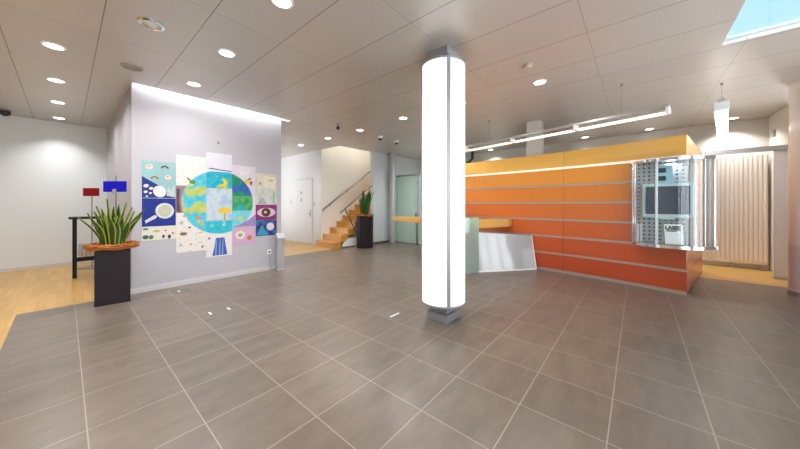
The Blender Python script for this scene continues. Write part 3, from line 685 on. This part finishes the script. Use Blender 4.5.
MB().box((-.19, -.012, 1.655), (.19, .0, 1.83), .003).build('sign_plate', blue_sign, t)
MB().tube([(0, .01, .03), (0, .01, 1.92)], .007, 8).build('pole', rail_steel, t)
MB().box((-.03, -.022, 1.63), (.03, -.012, 1.70), .003).build('clip', plastic_grey, t)
MB().box((-.09, -.05, 0), (.09, .07, .03), .004).build('foot_plate', plastic_grey, t)

# ------------------------------------------------------------------ children's drawings
GC = Vector((1.955, 6.25, 1.492)); GR = .612
def sheet_mat(name, paper, ocean=None, land=None, scale=4, thr=.55, wash=None, seed=0, specks=None):
    m = bpy.data.materials.new(name); m.use_nodes = True; n = m.node_tree; p = n.nodes['Principled BSDF']; L = n.links; p.inputs['Roughness'].default_value = .8
    t = n.nodes.new('ShaderNodeTexCoord'); mp = n.nodes.new('ShaderNodeMapping'); mp.inputs['Location'].default_value = (seed, 0, seed*.7); L.new(t.outputs['Object'], mp.inputs[0])
    def mix(f, A, B):
        k = n.nodes.new('ShaderNodeMix'); k.data_type = 'RGBA'
        if isinstance(f, float): k.inputs['Factor'].default_value = f
        else: L.new(f, k.inputs['Factor'])
        for nm, v in (('A', A), ('B', B)):
            if isinstance(v, tuple): k.inputs[nm].default_value = (*v, 1)
            else: L.new(v, k.inputs[nm])
        return k.outputs['Result']
    def noise(sc, det=3):
        z = n.nodes.new('ShaderNodeTexNoise'); z.inputs['Scale'].default_value = sc; z.inputs['Detail'].default_value = det; L.new(mp.outputs[0], z.inputs['Vector']); return z.outputs['Fac']
    def mrange(v, a, b, c=0, d=1):
        k = n.nodes.new('ShaderNodeMapRange'); k.inputs[1].default_value = a; k.inputs[2].default_value = b; k.inputs[3].default_value = c; k.inputs[4].default_value = d; L.new(v, k.inputs[0]); return k.outputs[0]
    col = paper
    if wash: col = mix(mrange(noise(7), .45, .62), col, wash)
    if specks:
        vo = n.nodes.new('ShaderNodeTexVoronoi'); vo.inputs['Scale'].default_value = 16; L.new(mp.outputs[0], vo.inputs['Vector'])
        col = mix(mrange(vo.outputs['Distance'], .16, .24, .75, 0), col, mix(mrange(noise(9, 1), .45, .55), specks, srgb(210, 186, 110)))
    if ocean:
        ln = n.nodes.new('ShaderNodeVectorMath'); ln.operation = 'LENGTH'
        fl = n.nodes.new('ShaderNodeVectorMath'); fl.operation = 'MULTIPLY'; fl.inputs[1].default_value = (1, 0, 1); L.new(t.outputs['Object'], fl.inputs[0]); L.new(fl.outputs[0], ln.inputs[0])
        sea = mix(mrange(noise(14), .3, .7), ocean, tuple(min(1, c*1.35+.02) for c in ocean))
        if land: sea = mix(mrange(noise(scale, 2), thr, thr+.03), sea, mix(mrange(noise(9), .42, .58), land[0], land[1]))
        col = mix(mrange(ln.outputs['Value'], GR-.006, GR+.006, 1, 0), col, sea)
    L.new(col, p.inputs['Base Color']) if not isinstance(col, tuple) else setattr(p.inputs['Base Color'], 'default_value', (*col, 1))
    return m
W_, TURQ, SKYB = srgb(230, 226, 221), srgb(70, 178, 202), srgb(176, 204, 222)
GREEN, YEL, LIME = srgb(96, 160, 70), srgb(224, 206, 70), srgb(168, 200, 96)
PALE = srgb(222, 216, 226)
def sheet(label, x0, x1, z0, z1, m):
    o = MB().box((x0-GC.x, -.004, z0-GC.z), (x1-GC.x, -.0005, z1-GC.z)).build('drawing_sheet', m, loc=GC)
    return tag(o, label, 'drawing', 'children drawings on the pale wall')
cA, cB, cC, cD, cE = (.812, 1.262), (1.266, 1.718), (1.721, 2.166), (2.169, 2.622), (2.626, 3.085)
sA1 = sheet('teal and blue drawing with two rainbows and white dots, topmost beside the snake plant', *cA, 1.56, 2.185, mat('teal_paper', srgb(150, 190, 196), .8, noise=((5, 5, 5), .12)))
sA2 = sheet('drawing with a white magnifying glass on navy above a white strip, beside the snake plant', *cA, .845, 1.556, mat('white_paper_warm', srgb(228, 222, 212), .8))
sB1 = sheet('white drawing with yellow and pink doodles at the upper corner of the globe', *cB, 1.79, 2.335, sheet_mat('doodle_paper', W_, TURQ, (LIME, srgb(226, 226, 190)), 5, .52, seed=3, specks=srgb(214, 186, 180)))
sB2 = sheet('globe drawing with green continents on turquoise at the western edge', *cB, 1.30, 1.787, sheet_mat('continent_paper', srgb(150, 130, 140), TURQ, (LIME, srgb(206, 200, 120)), 3.4, .47, seed=8))
sB3 = sheet('white drawing with small brown figures and the lower corner of the globe', *cB, .585, 1.297, sheet_mat('figure_paper', W_, TURQ, (srgb(214, 196, 140), LIME), 5, .56, seed=12, specks=srgb(150, 130, 120)))
sC1 = sheet('mostly blank white drawing with one blue pencil line, above the globe', *cC, 2.085, 2.445, mat('blank_paper', srgb(220, 218, 230), .8))
sC2 = sheet('turquoise globe drawing with a yellow green island at the north', *cC, 1.765, 2.082, sheet_mat('north_paper', W_, srgb(20, 160, 186), (srgb(120, 176, 80), YEL), 6, .56, seed=4))
sC3 = sheet('pale washed blue drawing with a yellow tree in the middle of the globe', *cC, 1.135, 1.762, sheet_mat('washed_paper', srgb(196, 212, 220), wash=srgb(168, 190, 222), seed=6))
sC4 = sheet('turquoise drawing with pale brush marks at the foot of the globe', *cC, .875, 1.132, sheet_mat('south_paper', W_, srgb(34, 172, 190), (srgb(120, 206, 206), srgb(160, 214, 200)), 8, .6, seed=5))
sC5 = sheet('white drawing with a blue waterfall, lowest of all the sheets', *cC, .44, .872, mat('waterfall_paper', srgb(226, 224, 226), .8))
sD1 = sheet('drawing with a fruit on pale paper over the dark blue and green globe edge', *cD, 1.62, 2.25, sheet_mat('east_paper', srgb(216, 208, 222), srgb(30, 92, 160), (srgb(20, 130, 110), srgb(46, 150, 90)), 2.6, .44, seed=2))
sD2 = sheet('green and turquoise globe drawing at the eastern edge', *cD, 1.325, 1.617, sheet_mat('green_paper', PALE, srgb(30, 160, 160), (srgb(40, 150, 90), srgb(90, 170, 110)), 3.5, .42, seed=9))
sD3 = sheet('white drawing with a purple slanting band below the green globe sheet', *cD, .985, 1.322, sheet_mat('band_paper', srgb(214, 214, 222), srgb(110, 190, 206), None, seed=1))
sD4 = sheet('pink drawing with a white plate and an orange spot', *cD, .61, .982, mat('pink_paper', srgb(206, 172, 200), .8, noise=((6, 6, 6), .1)))
sE1 = sheet('cream map drawing, topmost beside the wall end', *cE, 1.785, 2.125, sheet_mat('map_paper', srgb(218, 212, 196), wash=srgb(206, 206, 180), seed=7))
sE2 = sheet('pale green drawing with grey lines, second from the top beside the wall end', *cE, 1.445, 1.782, sheet_mat('pale_paper', srgb(206, 210, 204), wash=srgb(188, 200, 190), seed=10))
sE3 = sheet('magenta drawing of a brown round eye beside the wall end', *cE, 1.11, 1.442, mat('magenta_paper', srgb(134, 44, 116), .8, noise=((7, 7, 7), .3)))
sE4 = sheet('dark blue and violet drawing with a white moon, lowest beside the wall end', *cE, .765, 1.107, sheet_mat('night_paper', srgb(54, 44, 112), wash=srgb(46, 120, 176), seed=15))
inks = {}
def ink(r, g, b):
    k = (r, g, b)
    if k not in inks: inks[k] = mat('poster_paint_%d' % len(inks), srgb(r, g, b), .85, noise=((14, 14, 14), .22))
    return inks[k]
def mark(par, name, col, poly=None, ell=None, lift=.0):
    """flat paint patch: poly in wall metres (x, z) or ellipse (x, z, rx, rz, tilt)"""
    if ell:
        x, z, rx, rz, tl = ell
        poly = [(x+rx*math.cos(a)*math.cos(tl)-rz*math.sin(a)*math.sin(tl), z+rx*math.cos(a)*math.sin(tl)+rz*math.sin(a)*math.cos(tl)) for a in np.linspace(0, 2*math.pi, 28)[:-1]]
    n_ = par.get('_n', 0); par['_n'] = n_+1; lift = .0005*n_
    m = MB(); m.prism([(px-GC.x, pz-GC.z) for px, pz in poly], .0042+lift, .0052+lift, M=Matrix.Rotation(R(90), 4, 'X'))
    return m.build(name, ink(*col), par)
# column beside the plant
mark(sA1, 'navy_patch', (38, 56, 130), [(.814, 1.562), (1.26, 1.562), (1.20, 1.60), (1.02, 1.78), (.90, 1.86), (.814, 1.92)])
for x, z, c in ((1.11, 2.09, (112, 74, 40)), (.975, 1.90, (150, 120, 60))):
    P_ = [(x+.055*math.cos(a), z+.05*math.sin(a)-.02) for a in np.linspace(0, math.pi, 12)] + [(x+.028*math.cos(a), z+.024*math.sin(a)-.02) for a in np.linspace(math.pi, 0, 12)]
    mark(sA1, 'rainbow', c, P_)
for x, z in ((.91, 2.08), (1.155, 1.92)):
    mark(sA1, 'cloud', (232, 214, 200), ell=(x, z, .045, .04, 0)); mark(sA1, 'cloud', (214, 150, 110), ell=(x-.01, z+.01, .018, .014, 0), lift=.001)
for x, z, r_ in ((.865, 1.76, .035), (.93, 1.72, .028), (.86, 1.66, .026), (.92, 1.64, .02), (.875, 1.585, .016)): mark(sA1, 'dot', (226, 228, 234), ell=(x, z, r_, r_*.8, .4))
mark(sA1, 'bird', (226, 226, 226), ell=(1.04, 1.67, .085, .10, .3)); mark(sA1, 'bird_wing', (190, 206, 206), [(1.13, 1.60), (1.25, 1.575), (1.24, 1.80), (1.19, 1.69), (1.15, 1.76)])
mark(sA2, 'navy_patch', (32, 52, 140), [(.814, 1.08), (1.26, 1.08), (1.26, 1.553), (.814, 1.553)])
mark(sA2, 'lens', (214, 218, 214), ell=(1.11, 1.34, .125, .135, .1), lift=.001); mark(sA2, 'lens_drawing', (190, 196, 176), ell=(1.11, 1.34, .095, .10, .1), lift=.002)
mark(sA2, 'grip', (214, 214, 222), [(.86, 1.135), (.99, 1.215), (1.01, 1.255), (.975, 1.27), (.85, 1.18)], lift=.001)
for x, z, rx, rz, c in ((.86, .905, .04, .035, (54, 110, 90)), (.93, .90, .03, .035, (70, 130, 100)), (1.0, 1.0, .05, .02, (176, 200, 130)), (1.17, .89, .022, .035, (60, 60, 64)), (1.09, .90, .018, .03, (70, 70, 74)), (.86, 1.04, .035, .018, (90, 140, 120)), (1.12, 1.0, .012, .016, (170, 110, 90)), (1.22, .95, .02, .02, (200, 150, 100))):
    mark(sA2, 'doodle', c, ell=(x, z, rx, rz, 0))
# globe columns
mark(sB1, 'green_fish', (92, 150, 60), ell=(1.505, 1.86, .048, .038, -.1)); mark(sB1, 'fish_tail', (40, 56, 40), [(1.42, 1.92), (1.47, 1.875), (1.475, 1.895), (1.43, 1.945)])
mark(sB2, 'dark_edge', (96, 66, 84), [(1.268, 1.33), (1.33, 1.30), (1.31, 1.5), (1.32, 1.72), (1.268, 1.74)])
for x, z, rx, rz, c in ((1.37, .92, .055, .03, (150, 104, 70)), (1.34, 1.12, .03, .035, (190, 180, 196)), (1.46, 1.03, .02, .016, (96, 84, 80)), (1.60, 1.20, .04, .045, (206, 150, 120)), (1.33, .72, .03, .022, (176, 196, 190)), (1.48, .72, .02, .02, (196, 160, 130)), (1.63, .93, .045, .012, (226, 180, 100)), (1.66, .66, .02, .02, (150, 120, 110)), (1.38, 1.24, .02, .012, (130, 80, 60))):
    mark(sB3, 'doodle', c, ell=(x, z, rx, rz, 0))
mark(sC1, 'pencil_line', (64, 84, 150), [(1.74, 2.135), (1.95, 2.115), (2.16, 2.10), (2.16, 2.118), (1.95, 2.133), (1.80, 2.150)])
mark(sC3, 'tree_crown', (232, 200, 66), ell=(2.03, 1.33, .11, .06, .05)); mark(sC3, 'tree_trunk', (190, 160, 110), [(2.015, 1.14), (2.045, 1.14), (2.04, 1.28), (2.02, 1.28)])
mark(sC5, 'waterfall', (66, 96, 172), [(1.82, .46), (2.08, .46), (2.05, .64), (2.03, .80), (1.88, .80), (1.855, .62)])
for x in (1.885, 1.95, 2.0): mark(sC5, 'water_streak', (132, 160, 214), [(x-.02, .47), (x+.004, .47), (x+.012, .77), (x-.002, .77)], lift=.001)
mark(sC5, 'stone', (120, 110, 100), ell=(1.77, .80, .02, .02, 0))
mark(sD1, 'pale_circle', (226, 216, 222), ell=(2.40, 2.14, .13, .09, 0))
mark(sD1, 'fruit', (226, 196, 60), ell=(2.45, 1.925, .045, .055, 0)); mark(sD1, 'fruit', (200, 70, 60), ell=(2.53, 1.90, .03, .045, 0)); mark(sD1, 'fruit', (70, 140, 90), ell=(2.50, 1.985, .035, .02, .4))
mark(sD3, 'violet_band', (156, 136, 190), [(2.171, .99), (2.62, .99), (2.62, 1.24), (2.5, 1.14), (2.3, 1.03)]); mark(sD3, 'yellow_flower', (220, 204, 120), ell=(2.32, 1.16, .05, .045, 0))
mark(sD4, 'plate', (228, 222, 216), ell=(2.32, .82, .09, .085, 0)); mark(sD4, 'plate_middle', (150, 170, 140), ell=(2.32, .82, .045, .04, 0), lift=.001); mark(sD4, 'orange_spot', (206, 126, 90), ell=(2.50, .75, .05, .05, .3))
mark(sE1, 'map_page', (226, 222, 206), [(2.80, 1.83), (3.05, 1.80), (3.05, 2.06), (2.80, 2.08)]); mark(sE1, 'yellow_spot', (206, 196, 120), ell=(2.95, 1.98, .06, .03, 0)); mark(sE1, 'brown_spot', (176, 160, 130), ell=(2.72, 1.90, .03, .03, 0))
mark(sE2, 'grey_shape', (170, 176, 178), [(2.66, 1.46), (2.86, 1.46), (2.80, 1.60), (2.72, 1.58)]); mark(sE2, 'green_line', (120, 170, 130), [(3.0, 1.47), (3.02, 1.47), (3.03, 1.73), (3.01, 1.73)])
mark(sE3, 'eye_white', (216, 196, 210), ell=(2.855, 1.275, .20, .10, 0)); mark(sE3, 'iris', (92, 52, 40), ell=(2.845, 1.275, .10, .095, 0), lift=.001); mark(sE3, 'pupil_light', (206, 180, 160), ell=(2.83, 1.28, .035, .03, 0), lift=.002)
mark(sE4, 'moon', (214, 206, 220), ell=(2.94, .96, .085, .085, 0)); mark(sE4, 'cyan_ray', (50, 150, 190), [(2.64, .78), (2.9, .78), (2.75, 1.0)])

for o in bpy.data.objects:
    if '_n' in o: del o['_n']
# steel dispenser, socket and floor outlets
t = thing('hand_dispenser', 'grey steel dispenser pedestal at the end of the drawing wall', 'dispenser', (3.08, 6.08, 0), R(-8))
MB().box((-.075, -.06, .0), (.075, .06, .70), .006).build('pedestal', mat('pedestal_grey', srgb(168, 168, 174), .4, .3), t)
MB().box((-.09, -.075, 0), (.09, .075, .03), .004).build('foot_plate', alu, t)
MB().hexa([(-.08, -.10, .70), (.08, -.10, .70), (.08, .06, .79), (-.08, .06, .79)], (0, 0, .02)).build('tray', mat('tray_grey', srgb(186, 186, 190), .4), t)
MB().box((.03, -.075, .56), (.07, -.058, .67), .003).build('outlet', plastic_grey, t)
t = thing('wall_socket', 'white wall socket with dark hole below the night drawing', 'socket', (2.915, 6.25, .40))
MB().box((-.045, -.012, -.05), (.045, 0, .05), .004).build('cover', plastic_white, t); MB().lathe([(0, .013), (.02, .013), (.02, .0)], 16, M=Matrix.Rotation(R(90), 4, 'X')).build('opening', plastic_dark, t)
tag(MB().tube([(2.92, 6.235, .35), (2.925, 6.225, .2), (2.93, 6.215, .01)], .006, 8).build('cable', plastic_grey), 'thin grey cable hanging from the wall socket', 'cable')
tag(MB().lathe([(0, .02), (.02, .018), (.03, 0)], 16, M=Matrix.Rotation(R(90), 4, 'X')).build('wall_button', plastic_grey, loc=(1.93, 6.25, 2.66)), 'small round grey button above the drawings', 'button')
lid = mat('outlet_lid', srgb(120, 111, 104), .4); lidrim = mat('outlet_rim', srgb(150, 142, 134), .35, .4)
for x, y, bars, lb in ((1.34, 4.36, ((-.1, 'x'), (.12, 'x')), 'square floor outlet lid with two pale bars, out from the drawing wall'),
                 (1.25, 5.86, ((-.03, 'x'),), 'square floor outlet lid with one pale bar, close to the drawing wall skirting'),
                 (2.76, 2.52, ((-.09, 'y'),), 'square floor outlet lid with a pale bar beside the glowing column foot')):
    t = thing('floor_outlet', lb, 'floor outlet', (x, y, 0), 0, 'square outlet lids let into the tile floor')
    MB().box((-.14, -.14, 0), (.14, .14, .0015)).build('surround', lidrim, t); MB().box((-.13, -.13, .001), (.13, .13, .0028)).build('lid', lid, t)
    for o_, ax in bars:
        m = MB(); m.box(*(((o_-.012, -.07, .0028), (o_+.012, .03, .006)) if ax == 'x' else ((-.07, o_-.012, .0028), (.10, o_+.012, .006)))); m.build('grip_bar', plastic_white, t)
